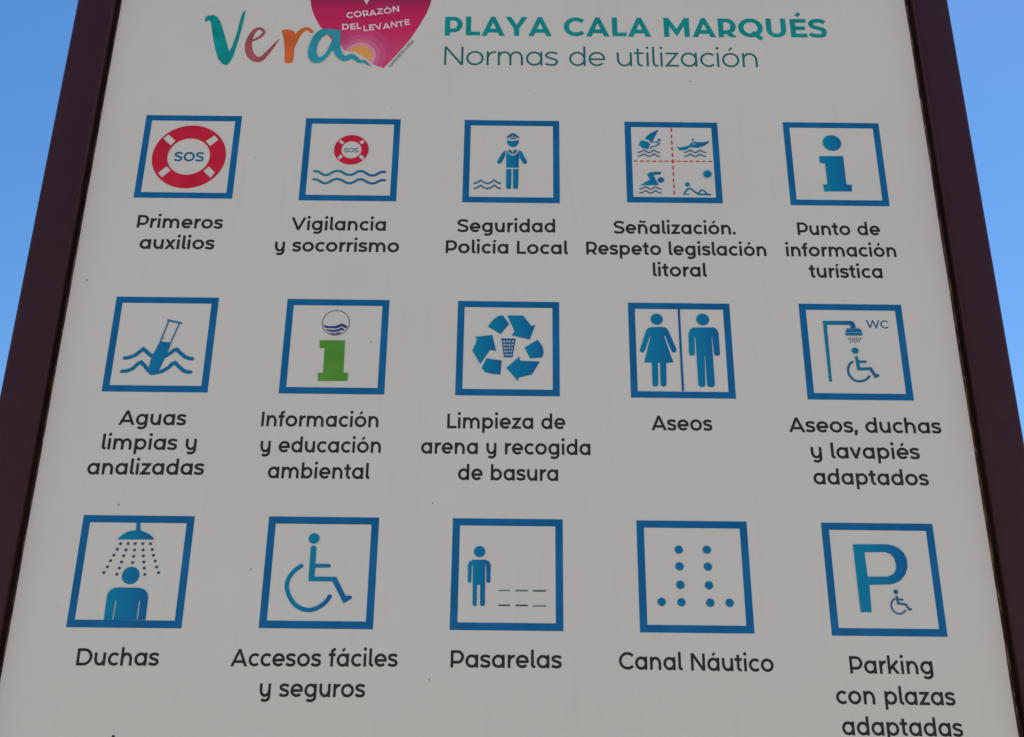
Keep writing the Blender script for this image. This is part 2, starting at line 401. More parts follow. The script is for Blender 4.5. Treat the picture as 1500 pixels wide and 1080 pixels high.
# ------------------------------------------------------------------ the print, in millimetres on the panel (x right, y up)
SHAPES = {
'lifebuoy':[('ring','D',(-434.65,210.62),49.54),
 ('ring','ND',(-435.06,210.62),28.71),
 ('ring','N',[(-415.14,235.5),(-403.84,244.9),(-397.84,237.84),(-408.17,227.19)],0),
 ('ring','N',[(-473.17,238.78),(-466.59,245.37),(-455.77,235.77),(-461.19,227.62)],0),
 ('ring','N',[(-473.34,184.38),(-462.91,194.96),(-456.4,188.55),(-466.61,177.38)],0),
 ('ring','N',[(-412.83,188.01),(-406.25,195.7),(-396.77,186.17),(-402.02,177.43)],0)],
'vigil':[('ring','D',(-216.75,224.25),23.38),
 ('ring','ND',(-216.6,224.09),13.67),
 ('ring','N',[(-206.84,236.65),(-201.88,240.77),(-198.91,237.08),(-203.72,232.65)],0),
 ('ring','N',[(-234.98,236.76),(-232.1,240.69),(-226.67,235.58),(-229.47,232.31)],0),
 ('ring','N',[(-234.87,211.34),(-230.48,217.0),(-227.09,213.36),(-231.9,207.86)],0),
 ('ring','N',[(-206.05,212.84),(-203.19,217.36),(-197.81,211.83),(-200.83,207.79)],0),
 ('wave1','S',[(-264.29,189.8),(-259.1,189.24),(-254.11,185.99),(-248.53,183.85),(-243.26,185.81),(-238.09,189.35),(-232.76,190.69),(-227.23,189.18),(-221.57,185.62),(-216.08,184.59),(-210.77,186.24),(-205.57,189.78),(-200.2,190.64),(-194.59,187.55),(-188.97,184.16),(-182.9,184.55),(-178.32,187.45),(-173.69,189.57),(-169.37,189.94)],[3.25],1,1),
 ('wave2','S',[(-264.4,177.19),(-259.49,176.62),(-253.82,173.09),(-248.27,171.12),(-243.03,173.23),(-237.87,176.75),(-231.88,178.08),(-225.64,175.81),(-220.71,172.74),(-215.24,171.71),(-209.97,173.66),(-204.78,177.18),(-199.41,177.72),(-193.82,174.65),(-188.26,171.9),(-182.86,171.97),(-177.62,174.87),(-173.0,176.97),(-168.67,176.87)],[3.24],1,1)],
'police':[('hat','P',[(-7.25,246.29),(-4.81,249.41),(-0.99,252.89),(1.35,253.73),(3.97,252.95),(8.14,249.58),(10.64,246.52),(8.72,245.2),(6.23,247.28),(1.4,248.03),(-3.13,247.15),(-5.03,245.01)],0),
 ('hat','ND',(1.24,250.14),0.96),
 ('hat','P',[(-2.97,244.72),(1.42,246.73),(6.25,244.84),(6.53,243.54),(1.85,244.46),(-2.95,243.42)],0),
 ('head','P',[(-6.38,242.07),(-0.59,241.01),(4.9,241.41),(9.84,242.78),(9.6,238.72),(7.7,234.65),(4.98,232.19),(1.57,231.01),(-2.15,232.42),(-4.93,235.29),(-6.34,238.83)],0),
 ('torso','P',[(-7.27,224.61),(-5.92,226.24),(-5.06,222.39),(-2.42,219.21),(1.69,217.66),(5.78,219.32),(8.35,222.57),(8.87,226.43),(10.25,224.2),(9.76,198.94),(-6.96,198.72)],0),
 ('collar','P',[(-4.0,226.26),(-1.82,227.26),(1.37,223.28),(4.2,227.34),(7.09,226.41),(6.16,222.86),(3.72,220.58),(-0.39,220.52),(-2.87,222.42)],0),
 ('collar','NS',[(-0.45,226.79),(1.38,221.35)],[0.68],0,0),
 ('collar','NS',[(3.39,226.84),(1.38,221.35)],[0.68],0,0),
 ('arm1','P',[(-8.52,225.88),(-8.68,216.73),(-13.59,205.95),(-16.56,204.32),(-19.18,206.2),(-18.55,209.72),(-12.03,222.3)],0),
 ('arm2','P',[(10.65,226.46),(13.95,223.93),(21.14,208.32),(20.47,205.61),(17.48,204.61),(15.29,206.65),(10.59,215.38)],0),
 ('leg1','P',[(-6.94,196.5),(0.13,196.6),(-0.12,167.78),(-1.18,165.42),(-5.22,165.37),(-6.87,167.69)],0),
 ('leg2','P',[(2.17,196.62),(9.64,196.72),(9.18,167.9),(8.25,165.86),(4.21,165.81),(2.57,167.82)],0),
 ('wave1','S',[(-50.17,173.55),(-46.14,174.54),(-40.82,178.69),(-36.42,175.14),(-31.66,173.47),(-26.96,175.26),(-22.7,179.24),(-18.17,175.06),(-13.43,173.87)],[2.03],0,0),
 ('wave2','S',[(-49.99,165.57),(-45.96,166.56),(-40.65,170.69),(-36.26,167.15),(-31.51,165.5),(-26.83,167.28),(-22.57,171.24),(-18.06,167.08),(-13.32,165.89)],[2.02],0,0)],
'zones':[('dash','S',[(217.73,264.37),(217.72,258.53)],[1.56],0,0),
 ('dash','S',[(217.69,254.24),(217.68,248.44)],[1.55],0,0),
 ('dash','S',[(217.64,244.17),(217.63,238.4)],[1.55],0,0),
 ('dash','S',[(217.6,234.15),(217.59,228.4)],[1.54],0,0),
 ('dash','S',[(217.56,224.18),(217.54,218.46)],[1.54],0,0),
 ('dash','S',[(217.51,214.26),(217.5,208.57)],[1.54],0,0),
 ('dash','S',[(217.47,204.38),(217.46,198.72)],[1.53],0,0),
 ('dash','S',[(217.43,194.56),(217.42,188.93)],[1.53],0,0),
 ('dash','S',[(217.39,184.79),(217.37,179.18)],[1.52],0,0),
 ('dash','S',[(217.34,175.06),(217.33,169.48)],[1.52],0,0),
 ('dash','S',[(217.3,165.38),(217.29,159.83)],[1.52],0,0),
 ('dash','S',[(164.81,211.16),(169.93,211.2)],[1.41],0,0),
 ('dash','S',[(173.19,211.22),(178.31,211.25)],[1.41],0,0),
 ('dash','S',[(181.57,211.27),(186.69,211.3)],[1.41],0,0),
 ('dash','S',[(189.95,211.32),(195.07,211.35)],[1.41],0,0),
 ('dash','S',[(198.33,211.37),(203.45,211.4)],[1.41],0,0),
 ('dash','S',[(206.71,211.42),(211.83,211.45)],[1.41],0,0),
 ('dash','S',[(223.47,211.53),(228.59,211.56)],[1.41],0,0),
 ('dash','S',[(231.86,211.58),(236.98,211.61)],[1.41],0,0),
 ('dash','S',[(240.24,211.63),(245.36,211.66)],[1.41],0,0),
 ('dash','S',[(248.62,211.68),(253.74,211.71)],[1.41],0,0),
 ('dash','S',[(257.0,211.73),(262.12,211.76)],[1.41],0,0),
 ('dash','S',[(265.39,211.78),(270.51,211.81)],[1.41],0,0),
 ('dash','S',[(214.58,211.52),(217.14,211.55)],[1.41],0,0),
 ('dash','S',[(218.3,211.57),(220.73,211.6)],[1.41],0,0),
 ('sail','P',[(200.36,261.83),(197.07,260.56),(189.12,255.85),(183.77,250.89),(181.05,247.04),(187.67,244.53),(188.08,241.8),(189.56,240.0),(190.95,242.6)],0),
 ('sail','P',[(175.12,243.61),(178.39,244.71),(184.1,242.2),(186.98,239.96),(188.46,238.16),(184.57,230.38),(178.58,231.82),(173.19,235.83),(173.02,238.56)],0),
 ('surfer','D',(200.59,245.01),2.07),
 ('surfer','S',[(190.55,242.29),(196.32,241.61),(201.16,240.15)],[1.42],0,0),
 ('surfer','S',[(201.18,240.45),(196.75,236.15),(188.93,233.47),(187.81,231.18)],[1.67],0,0),
 ('surfer','S',[(199.65,244.24),(196.34,241.91)],[1.03],0,0),
 ('rower','D',(246.58,246.38),1.68),
 ('rower','P',[(223.74,235.14),(228.17,233.53),(234.68,235.13),(240.55,236.73),(243.75,241.48),(247.97,243.36),(253.08,242.36),(260.82,242.46),(268.69,244.7),(267.19,241.03),(261.14,236.7),(252.61,233.55),(242.36,234.48),(237.01,230.32),(229.22,228.71),(226.72,230.19)],0),
 ('rower','N',[(244.54,239.21),(246.82,241.06),(249.85,239.89),(249.02,238.66)],0),
 ('swimmer','D',(200.33,182.06),4.32),
 ('swimmer','P',[(182.23,190.69),(186.17,194.0),(191.92,194.52),(200.86,195.09),(200.44,190.93),(193.02,190.09),(190.7,189.32),(197.22,174.21),(172.11,173.59),(174.69,175.09),(181.19,179.59),(185.75,182.6)],0),
 ('sunbather','D',(235.56,175.59),3.3),
 ('sunbather','S',[(230.41,161.17),(232.2,164.12),(235.45,168.4),(238.8,169.62),(244.49,164.71),(249.33,160.69),(266.37,160.47)],[2.53],0,0),
 ('sunbather','S',[(229.47,159.85),(237.59,160.68)],[1.52],0,0),
 ('sunbather','S',[(249.51,161.71),(253.08,166.87),(256.63,167.07),(260.75,161.57)],[2.02],0,0),
 ('sun','D',(263.11,192.04),5.1),
 ('sun','P',[(267.91,193.08),(270.5,192.14),(267.8,191.13)],0),
 ('sun','P',[(267.61,190.55),(269.3,188.42),(266.55,188.85)],0),
 ('sun','P',[(266.11,188.42),(266.44,185.68),(264.39,187.43)],0),
 ('sun','P',[(263.8,187.27),(262.69,184.64),(261.88,187.24)],0),
 ('sun','P',[(261.31,187.39),(259.06,185.58),(259.7,188.34)],0),
 ('sun','P',[(259.3,188.76),(256.51,188.26),(258.44,190.43)],0),
 ('sun','P',[(258.31,191.01),(255.72,191.95),(258.42,192.96)],0),
 ('sun','P',[(258.61,193.54),(256.92,195.67),(259.67,195.24)],0),
 ('sun','P',[(260.11,195.68),(259.78,198.43),(261.84,196.67)],0),
 ('sun','P',[(262.42,196.84),(263.54,199.48),(264.35,196.86)],0),
 ('sun','P',[(264.92,196.71),(267.18,198.53),(266.53,195.76)],0),
 ('sun','P',[(266.93,195.34),(269.73,195.84),(267.79,193.66)],0),
 ('zwave0','S',[(170.77,224.92),(174.39,225.72),(179.89,228.81),(183.64,225.84),(186.16,224.67),(188.77,225.91),(192.74,228.98),(196.48,226.01),(201.06,225.02)],[1.54],0,0),
 ('zwave1','S',[(170.57,218.89),(174.18,219.69),(179.68,222.77),(183.42,219.81),(185.94,218.64),(188.55,219.88),(192.51,222.94),(196.24,219.98),(200.82,218.99)],[1.54],0,0),
 ('zwave2','S',[(233.32,225.74),(236.95,226.55),(242.5,229.64),(246.2,226.67),(248.71,225.49),(251.34,226.74),(255.36,229.81),(259.05,226.84),(263.62,225.84)],[1.54],0,0),
 ('zwave3','S',[(233.01,219.42),(236.64,220.22),(242.18,223.3),(245.87,220.34),(248.38,219.17),(251.01,220.4),(255.02,223.47),(258.7,220.51),(263.26,219.51)],[1.54],0,0),
 ('zwave4','S',[(171.02,167.56),(174.59,168.34),(180.01,171.35),(183.7,168.46),(186.19,167.32),(188.77,168.53),(192.68,171.51),(196.36,168.63),(200.88,167.66)],[1.52],0,0),
 ('zwave5','S',[(170.81,161.42),(174.38,162.2),(179.79,165.19),(183.48,162.31),(185.96,161.18),(188.53,162.38),(192.44,165.35),(196.11,162.48),(200.62,161.52)],[1.52],0,0)],
'info':[('dot','D',(435.4,243.57),12.53),
 ('stem','P',[(416.36,222.44),(448.49,222.86),(448.34,178.36),(455.41,178.02),(454.57,167.73),(417.82,167.26),(417.21,177.96),(423.08,178.33),(423.08,210.97),(419.49,210.93),(415.79,212.37)],0)],
'tube':[('tube','S',[(-432.69,-32.2),(-414.08,-36.6)],[2.44],0,0),
 ('tube','S',[(-430.91,-33.37),(-437.91,-62.09)],[1.62],0,0),
 ('tube','S',[(-417.14,-37.09),(-424.99,-64.14)],[1.62],0,0),
 ('tube','S',[(-436.02,-56.91),(-432.52,-56.87)],[0.81],0,0),
 ('tube','P',[(-438.22,-61.8),(-424.29,-63.25),(-425.19,-70.02),(-433.59,-98.48),(-438.11,-104.73),(-443.09,-107.38),(-447.77,-102.25),(-446.55,-86.33),(-442.26,-73.15)],0),
 ('wave1','S',[(-479.3,-84.83),(-473.02,-83.74),(-466.73,-80.75),(-461.98,-76.32),(-457.84,-72.17),(-453.32,-75.77),(-448.76,-79.81),(-442.92,-83.38)],[4.82],0,1),
 ('wave2','S',[(-432.8,-83.98),(-424.78,-78.5),(-419.36,-73.61),(-416.18,-72.11),(-411.62,-76.44),(-404.88,-82.19),(-399.26,-84.31),(-395.2,-84.69)],[4.82],0,1),
 ('wave3','S',[(-480.1,-102.64),(-473.15,-101.84),(-466.96,-98.45),(-461.79,-92.31),(-458.09,-90.1),(-453.49,-94.38),(-447.96,-100.82),(-443.43,-104.79),(-438.17,-104.3),(-430.46,-102.05),(-423.12,-96.91),(-419.09,-91.8),(-415.93,-90.31),(-410.63,-95.32),(-403.93,-101.01),(-398.39,-102.67),(-395.07,-102.63)],[4.8],0,1)],
'eco':[('ring','D',(-219.5,-33.33),17.51),
 ('ring','ND',(-219.5,-33.33),16.83),
 ('flag','P',[(-235.28,-36.66),(-228.12,-38.07),(-219.99,-37.97),(-212.1,-34.14),(-204.8,-37.78),(-205.68,-40.92),(-208.31,-40.06),(-211.17,-37.86),(-218.42,-40.93),(-230.64,-40.78),(-233.43,-39.62)],0),
 ('flag','P',[(-232.13,-42.58),(-222.32,-43.35),(-216.97,-42.4),(-211.72,-39.8),(-207.71,-43.03),(-210.07,-44.1),(-212.2,-42.79),(-216.76,-45.37),(-222.12,-46.17),(-229.97,-44.34)],0),
 ('flag','P',[(-227.48,-46.98),(-219.28,-48.07),(-214.02,-45.78),(-211.25,-46.78),(-216.49,-49.22),(-221.88,-49.58)],0),
 ('stem','P',[(-238.31,-57.76),(-206.48,-57.38),(-205.55,-101.24),(-199.52,-101.74),(-199.89,-112.23),(-236.69,-112.66),(-237.25,-101.9),(-230.74,-101.54),(-231.31,-68.41),(-237.53,-68.05)],0)],
'recycle':[('arrow0','P',[(-27.19,-36.36),(-20.83,-26.57),(-14.1,-21.23),(-8.66,-20.41),(-0.62,-32.31),(-11.03,-46.58)],0),
 ('arrow1','P',[(-2.93,-20.34),(17.25,-20.4),(27.53,-34.65),(32.69,-33.1),(25.56,-53.54),(2.8,-47.89),(6.54,-42.65)],0),
 ('arrow2','P',[(-21.57,-47.74),(-16.5,-69.78),(-22.85,-68.1),(-24.85,-69.59),(-35.92,-87.5),(-46.1,-69.85),(-40.4,-53.6),(-43.84,-50.68)],0),
 ('arrow3','P',[(35.7,-53.71),(41.78,-62.92),(43.12,-71.7),(41.1,-77.86),(26.33,-79.49),(19.13,-64.37)],0),
 ('arrow4','P',[(-28.42,-79.86),(-9.2,-82.54),(-10.55,-101.36),(-20.96,-100.77),(-29.01,-98.7),(-34.2,-92.99)],0),
 ('arrow5','P',[(12.49,-77.18),(13.87,-82.55),(38.41,-83.42),(28.41,-100.9),(12.03,-105.41),(11.13,-110.01),(-3.45,-92.33)],0),
 ('bin','P',[(-11.62,-52.51),(8.25,-52.27),(7.72,-53.75),(4.17,-78.15),(-6.57,-78.28),(-9.57,-54.7)],0),
 ('bin','N',[(-7.98,-55.12),(-5.58,-55.09),(-5.36,-57.75),(-7.65,-57.77)],0),
 ('bin','N',[(-4.22,-55.08),(-1.82,-55.05),(-1.79,-57.7),(-4.07,-57.73)],0),
 ('bin','N',[(-0.47,-55.03),(1.93,-55.0),(1.79,-57.66),(-0.5,-57.69)],0),
 ('bin','N',[(3.28,-54.99),(5.69,-54.96),(5.36,-57.62),(3.08,-57.64)],0),
 ('bin','N',[(-7.41,-59.69),(-5.21,-59.66),(-4.99,-62.31),(-7.08,-62.33)],0),
 ('bin','N',[(-3.97,-59.64),(-1.76,-59.62),(-1.73,-62.27),(-3.82,-62.29)],0),
 ('bin','N',[(-0.52,-59.6),(1.69,-59.58),(1.54,-62.23),(-0.55,-62.25)],0),
 ('bin','N',[(2.93,-59.56),(5.13,-59.54),(4.81,-62.19),(2.72,-62.21)],0),
 ('bin','N',[(-6.85,-64.24),(-4.84,-64.21),(-4.62,-66.85),(-6.52,-66.88)],0),
 ('bin','N',[(-3.71,-64.2),(-1.7,-64.18),(-1.66,-66.82),(-3.56,-66.84)],0),
 ('bin','N',[(-0.57,-64.16),(1.44,-64.14),(1.3,-66.78),(-0.6,-66.81)],0),
 ('bin','N',[(2.57,-64.13),(4.58,-64.1),(4.26,-66.75),(2.36,-66.77)],0),
 ('bin','N',[(-6.28,-68.78),(-4.47,-68.76),(-4.26,-71.39),(-5.96,-71.41)],0),
 ('bin','N',[(-3.45,-68.75),(-1.64,-68.72),(-1.6,-71.36),(-3.3,-71.38)],0),
 ('bin','N',[(-0.62,-68.71),(1.19,-68.69),(1.05,-71.33),(-0.65,-71.35)],0),
 ('bin','N',[(2.21,-68.68),(4.03,-68.66),(3.71,-71.3),(2.01,-71.32)],0),
 ('bin','N',[(-5.72,-73.31),(-4.1,-73.29),(-3.89,-75.92),(-5.4,-75.94)],0),
 ('bin','N',[(-3.19,-73.28),(-1.58,-73.26),(-1.54,-75.89),(-3.05,-75.91)],0),
 ('bin','N',[(-0.67,-73.25),(0.95,-73.23),(0.81,-75.86),(-0.7,-75.88)],0),
 ('bin','N',[(1.86,-73.22),(3.48,-73.2),(3.16,-75.83),(1.65,-75.85)],0)],
'toilets':[('woman','D',(186.66,-23.45),7.8),
 ('woman','P',[(175.38,-35.63),(180.18,-34.31),(194.59,-34.13),(198.83,-35.82),(201.49,-40.83),(209.71,-64.98),(209.31,-67.63),(207.38,-69.2),(204.55,-68.61),(202.97,-65.84),(196.51,-46.39),(194.93,-46.57),(205.07,-82.52),(196.08,-83.24),(195.26,-112.26),(194.05,-114.39),(191.48,-115.18),(188.7,-114.3),(188.07,-112.34),(188.27,-83.33),(185.71,-83.36),(185.25,-112.38),(184.18,-114.51),(181.33,-115.3),(178.83,-114.42),(177.92,-112.46),(178.05,-83.15),(168.68,-82.95),(177.96,-47.4),(177.13,-46.63),(170.41,-66.23),(168.6,-69.05),(166.01,-69.7),(163.93,-67.86),(164.03,-65.07),(170.9,-44.35),(172.82,-38.81)],0),
 ('divider','S',[(215.21,-8.89),(215.29,-120.79)],[2.86],0,0),
 ('man','D',(245.01,-23.05),8.24),
 ('man','P',[(226.0,-42.11),(227.97,-37.36),(232.0,-34.46),(257.95,-33.83),(262.11,-36.47),(263.82,-41.65),(264.11,-69.76),(263.12,-71.94),(260.21,-72.9),(257.41,-72.01),(256.56,-69.54),(255.49,-46.46),(254.72,-47.26),(255.21,-111.55),(253.92,-114.29),(250.33,-115.39),(246.45,-114.38),(245.58,-112.27),(245.22,-73.39),(244.51,-73.4),(243.46,-112.29),(242.36,-114.43),(239.08,-115.22),(235.88,-114.5),(234.72,-112.4),(234.44,-48.29),(233.19,-47.52),(232.72,-70.14),(231.75,-72.32),(228.85,-73.28),(226.04,-72.39),(225.17,-69.92)],0)],
'adapted':[('pipe','P',[(397.23,-23.1),(433.39,-22.66),(436.52,-24.53),(437.97,-28.47),(438.1,-32.59),(431.76,-32.67),(431.82,-29.34),(430.64,-28.25),(401.9,-28.6),(400.82,-106.18),(397.43,-106.22)],0),
 ('rose','P',[(427.22,-33.35),(442.36,-33.17),(444.96,-35.82),(445.62,-42.9),(424.33,-43.16),(424.48,-38.91),(425.87,-35.26)],0),
 ('rose','NS',[(424.43,-39.38),(447.56,-38.31)],[0.86],0,0),
 ('drops','S',[(426.82,-46.74),(428.16,-49.08)],[0.86],0,0),
 ('drops','S',[(429.53,-45.61),(429.67,-53.75)],[0.86],0,0),
 ('drops','S',[(432.37,-45.89),(432.65,-51.37)],[0.86],0,0),
 ('drops','S',[(434.99,-45.54),(434.98,-53.69)],[0.86],0,0),
 ('drops','S',[(437.86,-45.51),(437.73,-52.09)],[0.86],0,0),
 ('drops','S',[(440.19,-46.58),(440.57,-52.37)],[0.86],0,0),
 ('drops','S',[(442.43,-45.77),(443.53,-48.89)],[0.86],0,0),
 ('wheelchair','D',(434.02,-63.99),4.29),
 ('wheelchair','S',[(434.63,-71.58),(436.04,-88.82),(450.86,-88.18),(455.79,-98.52),(459.86,-96.34)],[3.84],0,0),
 ('wheelchair','S',[(435.98,-78.83),(446.51,-78.85)],[3.13],0,0),
 ('wheel','S',[(429.89,-78.59),(425.21,-82.5),(422.49,-89.44),(423.53,-97.08),(428.37,-103.42),(435.67,-105.16),(443.58,-102.63),(448.82,-97.54)],[2.84],1,0)],
'shower':[('rose','P',[(-435.74,-293.9),(-430.95,-293.85),(-429.92,-303.49),(-421.04,-306.69),(-415.34,-310.49),(-412.04,-314.17),(-455.05,-314.65),(-450.92,-309.17),(-444.47,-305.09),(-434.87,-303.26)],0),
 ('drop','D',(-450.83,-319.59),1.75),
 ('drop','D',(-442.02,-319.49),1.75),
 ('drop','D',(-433.77,-319.4),1.75),
 ('drop','D',(-424.96,-319.3),1.75),
 ('drop','D',(-416.0,-319.21),1.75),
 ('drop','D',(-453.78,-326.3),1.74),
 ('drop','D',(-443.49,-326.89),1.74),
 ('drop','D',(-433.45,-326.78),1.74),
 ('drop','D',(-423.54,-326.67),1.74),
 ('drop','D',(-413.12,-326.13),1.75),
 ('drop','D',(-456.57,-333.12),1.74),
 ('drop','D',(-445.02,-333.84),1.74),
 ('drop','D',(-433.52,-334.28),1.74),
 ('drop','D',(-422.3,-333.73),1.74),
 ('drop','D',(-410.69,-332.9),1.74),
 ('drop','D',(-459.5,-339.78),1.74),
 ('drop','D',(-446.64,-341.04),1.74),
 ('drop','D',(-433.62,-341.6),1.74),
 ('drop','D',(-420.77,-340.9),1.74),
 ('drop','D',(-407.87,-339.49),1.74),
 ('drop','D',(-462.21,-346.82),1.73),
 ('drop','D',(-448.12,-348.21),1.73),
 ('drop','D',(-419.25,-348.03),1.73),
 ('drop','D',(-405.15,-346.48),1.73),
 ('drop','D',(-465.24,-353.57),1.73),
 ('drop','D',(-449.98,-355.49),1.73),
 ('drop','D',(-417.72,-355.28),1.73),
 ('drop','D',(-402.21,-353.02),1.73),
 ('bather','D',(-433.87,-356.71),10.1),
 ('bather','P',[(-457.31,-407.7),(-457.69,-382.12),(-457.02,-377.3),(-454.82,-373.56),(-451.01,-371.31),(-446.29,-370.57),(-422.12,-370.72),(-416.36,-372.46),(-412.15,-376.13),(-410.31,-381.61),(-410.03,-407.2)],0),
 ('bather','N',[(-447.38,-385.84),(-446.01,-385.83),(-446.26,-406.78),(-447.76,-406.79)],0),
 ('bather','N',[(-420.22,-385.55),(-418.85,-385.54),(-418.72,-406.48),(-420.22,-406.5)],0)],
'wheelchair':[('user','D',(-225.64,-310.97),6.32),
 ('user','P',[(-228.82,-322.4),(-228.03,-319.98),(-225.7,-319.24),(-223.27,-319.92),(-221.99,-322.04),(-221.95,-340.69),(-205.65,-340.79),(-203.9,-341.89),(-203.76,-343.86),(-205.34,-345.13),(-221.88,-345.32),(-221.77,-355.65),(-196.53,-355.79),(-184.42,-377.38),(-179.2,-377.05),(-176.91,-378.4),(-177.58,-380.88),(-186.18,-386.04),(-200.74,-360.98),(-228.42,-361.01)],0),
 ('wheel','S',[(-238.03,-343.39),(-244.96,-348.65),(-250.19,-355.68),(-252.72,-363.35),(-252.06,-370.95),(-248.6,-379.17),(-242.4,-387.33),(-234.44,-392.29),(-226.77,-393.98),(-218.63,-392.8),(-211.39,-388.77),(-205.99,-383.79),(-202.54,-378.27)],[4.96],1,1)],
'walkway':[('man','D',(-31.74,-324.34),6.58),
 ('man','P',[(-45.05,-340.86),(-43.76,-336.62),(-39.63,-334.04),(-24.7,-333.88),(-20.2,-335.94),(-18.6,-339.87),(-18.54,-359.42),(-20.73,-360.97),(-23.25,-359.47),(-23.74,-340.62),(-25.0,-339.94),(-24.4,-386.08),(-27.39,-387.88),(-29.9,-386.14),(-30.38,-363.02),(-33.84,-363.05),(-33.75,-386.18),(-36.04,-387.98),(-38.56,-386.23),(-39.21,-340.09),(-40.31,-340.8),(-40.56,-359.66),(-42.74,-361.21),(-44.72,-359.7)],0),
 ('plank','S',[(-9.11,-369.43),(3.87,-369.29)],[1.24],0,0),
 ('plank','S',[(10.5,-369.35),(24.59,-369.2)],[1.66],0,0),
 ('plank','S',[(30.54,-369.41),(45.73,-369.25)],[1.66],0,0),
 ('plank','S',[(-8.87,-386.32),(4.05,-386.18)],[1.65],0,0),
 ('plank','S',[(10.65,-386.38),(24.67,-386.23)],[1.65],0,0),
 ('plank','S',[(30.58,-386.71),(45.7,-386.55)],[1.24],0,0)],
'buoys':[('buoy','D',(200.67,-319.48),4.88),
 ('buoy','D',(233.46,-319.27),4.88),
 ('buoy','D',(200.62,-339.12),4.85),
 ('buoy','D',(233.5,-339.2),4.85),
 ('buoy','D',(200.62,-360.72),4.82),
 ('buoy','D',(233.58,-360.8),4.82),
 ('buoy','D',(178.22,-380.42),4.79),
 ('buoy','D',(200.83,-380.61),4.79),
 ('buoy','D',(233.89,-380.83),4.79),
 ('buoy','D',(256.22,-380.74),4.79)],
'parking':[('letter','P',[(404.93,-310.92),(444.49,-310.48),(451.35,-311.67),(457.97,-314.75),(463.47,-320.51),(465.95,-328.0),(465.55,-337.35),(461.86,-345.92),(455.65,-352.63),(449.89,-355.77),(443.54,-357.53),(418.91,-358.25),(417.98,-389.6),(405.5,-389.74)],0),
 ('letter','N',[(417.45,-320.07),(441.84,-319.8),(447.48,-321.94),(451.14,-326.28),(452.67,-332.83),(451.73,-340.61),(448.54,-345.29),(441.54,-348.46),(417.96,-348.87)],0),
 ('wheelchair','D',(448.49,-366.05),2.61),
 ('wheelchair','S',[(448.7,-370.63),(449.61,-379.44),(458.33,-380.4),(461.69,-386.42),(464.28,-385.18)],[2.29],0,0),
 ('wheelchair','S',[(449.85,-375.03),(455.96,-374.97)],[2.14],0,0),
 ('wheel','S',[(446.99,-373.39),(443.07,-376.78),(441.46,-381.34),(442.35,-386.63),(446.02,-390.21),(450.47,-391.06),(454.62,-389.51),(457.09,-386.77)],[1.83],1,0)],
'logo':[('letter_v','P',[(-439.29,436.85),(-439.29,443.28),(-436.47,446.7),(-428.5,448.34),(-422.74,445.35),(-416.87,436.86),(-409.82,417.19),(-403.32,397.69),(-398.96,384.29),(-395.29,395.7),(-391.45,417.44),(-389.04,441.84),(-386.93,452.63),(-384.0,457.91),(-382.82,453.61),(-384.23,435.79),(-387.75,405.42),(-392.11,376.95),(-395.86,366.53),(-400.07,360.57),(-406.43,363.43),(-413.45,372.21),(-418.73,387.0),(-425.06,410.92),(-430.06,433.62),(-433.39,439.07),(-435.43,437.52),(-436.91,435.36)],0),
 ('letter_e','S',[(-369.2,403.27),(-361.09,407.9),(-355.06,414.02),(-353.4,419.8),(-359.07,425.18),(-366.54,421.13),(-371.5,409.26),(-373.03,395.11),(-369.48,381.43),(-361.3,372.34),(-352.84,372.75),(-344.2,384.16),(-336.8,396.52),(-330.23,407.73)],[2.69,3.67,4.16,4.17,4.17,5.89,8.07,9.99,10.69,9.94,8.0,6.08,3.9,0.49],1,0),
 ('letter_r','P',[(-328.31,421.97),(-323.34,424.16),(-314.65,423.07),(-309.44,419.5),(-308.24,411.05),(-307.82,391.53),(-307.54,373.67),(-308.68,367.15),(-314.58,365.29),(-319.58,367.0),(-320.94,385.38),(-323.99,406.31)],0),
 ('letter_r','S',[(-309.66,393.0),(-305.82,411.39),(-298.68,422.99),(-291.51,425.52),(-285.73,420.75)],[4.87,7.83,6.87,5.4,5.4],1,1)],
'logo_a':[('letter_a','P',[(-244.71,417.28),(-245.04,422.06),(-250.31,423.58),(-259.46,424.89),(-271.1,424.89),(-277.26,420.81),(-282.97,411.17),(-287.0,396.87),(-288.37,385.05),(-286.55,374.91),(-282.17,367.96),(-275.62,365.72),(-269.34,367.05),(-263.92,371.32),(-258.74,379.2),(-253.71,389.46),(-248.49,397.41)],0),
 ('letter_a','N',[(-264.59,415.41),(-256.7,413.45),(-255.33,406.8),(-257.01,399.66),(-261.03,387.79),(-265.19,379.89),(-269.36,375.77),(-273.64,376.65),(-276.16,382.87),(-276.37,392.29),(-274.52,401.78),(-270.29,410.56)],0),
 ('letter_a','S',[(-250.04,423.42),(-249.91,408.46),(-248.53,394.25),(-244.9,382.52),(-236.65,374.04),(-226.69,378.08),(-220.05,374.27),(-214.65,369.67),(-208.28,369.76),(-202.92,365.48),(-197.6,361.67)],[10.85,11.59,10.9,9.98,8.68,7.92,6.38,5.1,4.34,2.8,0.38],1,0),
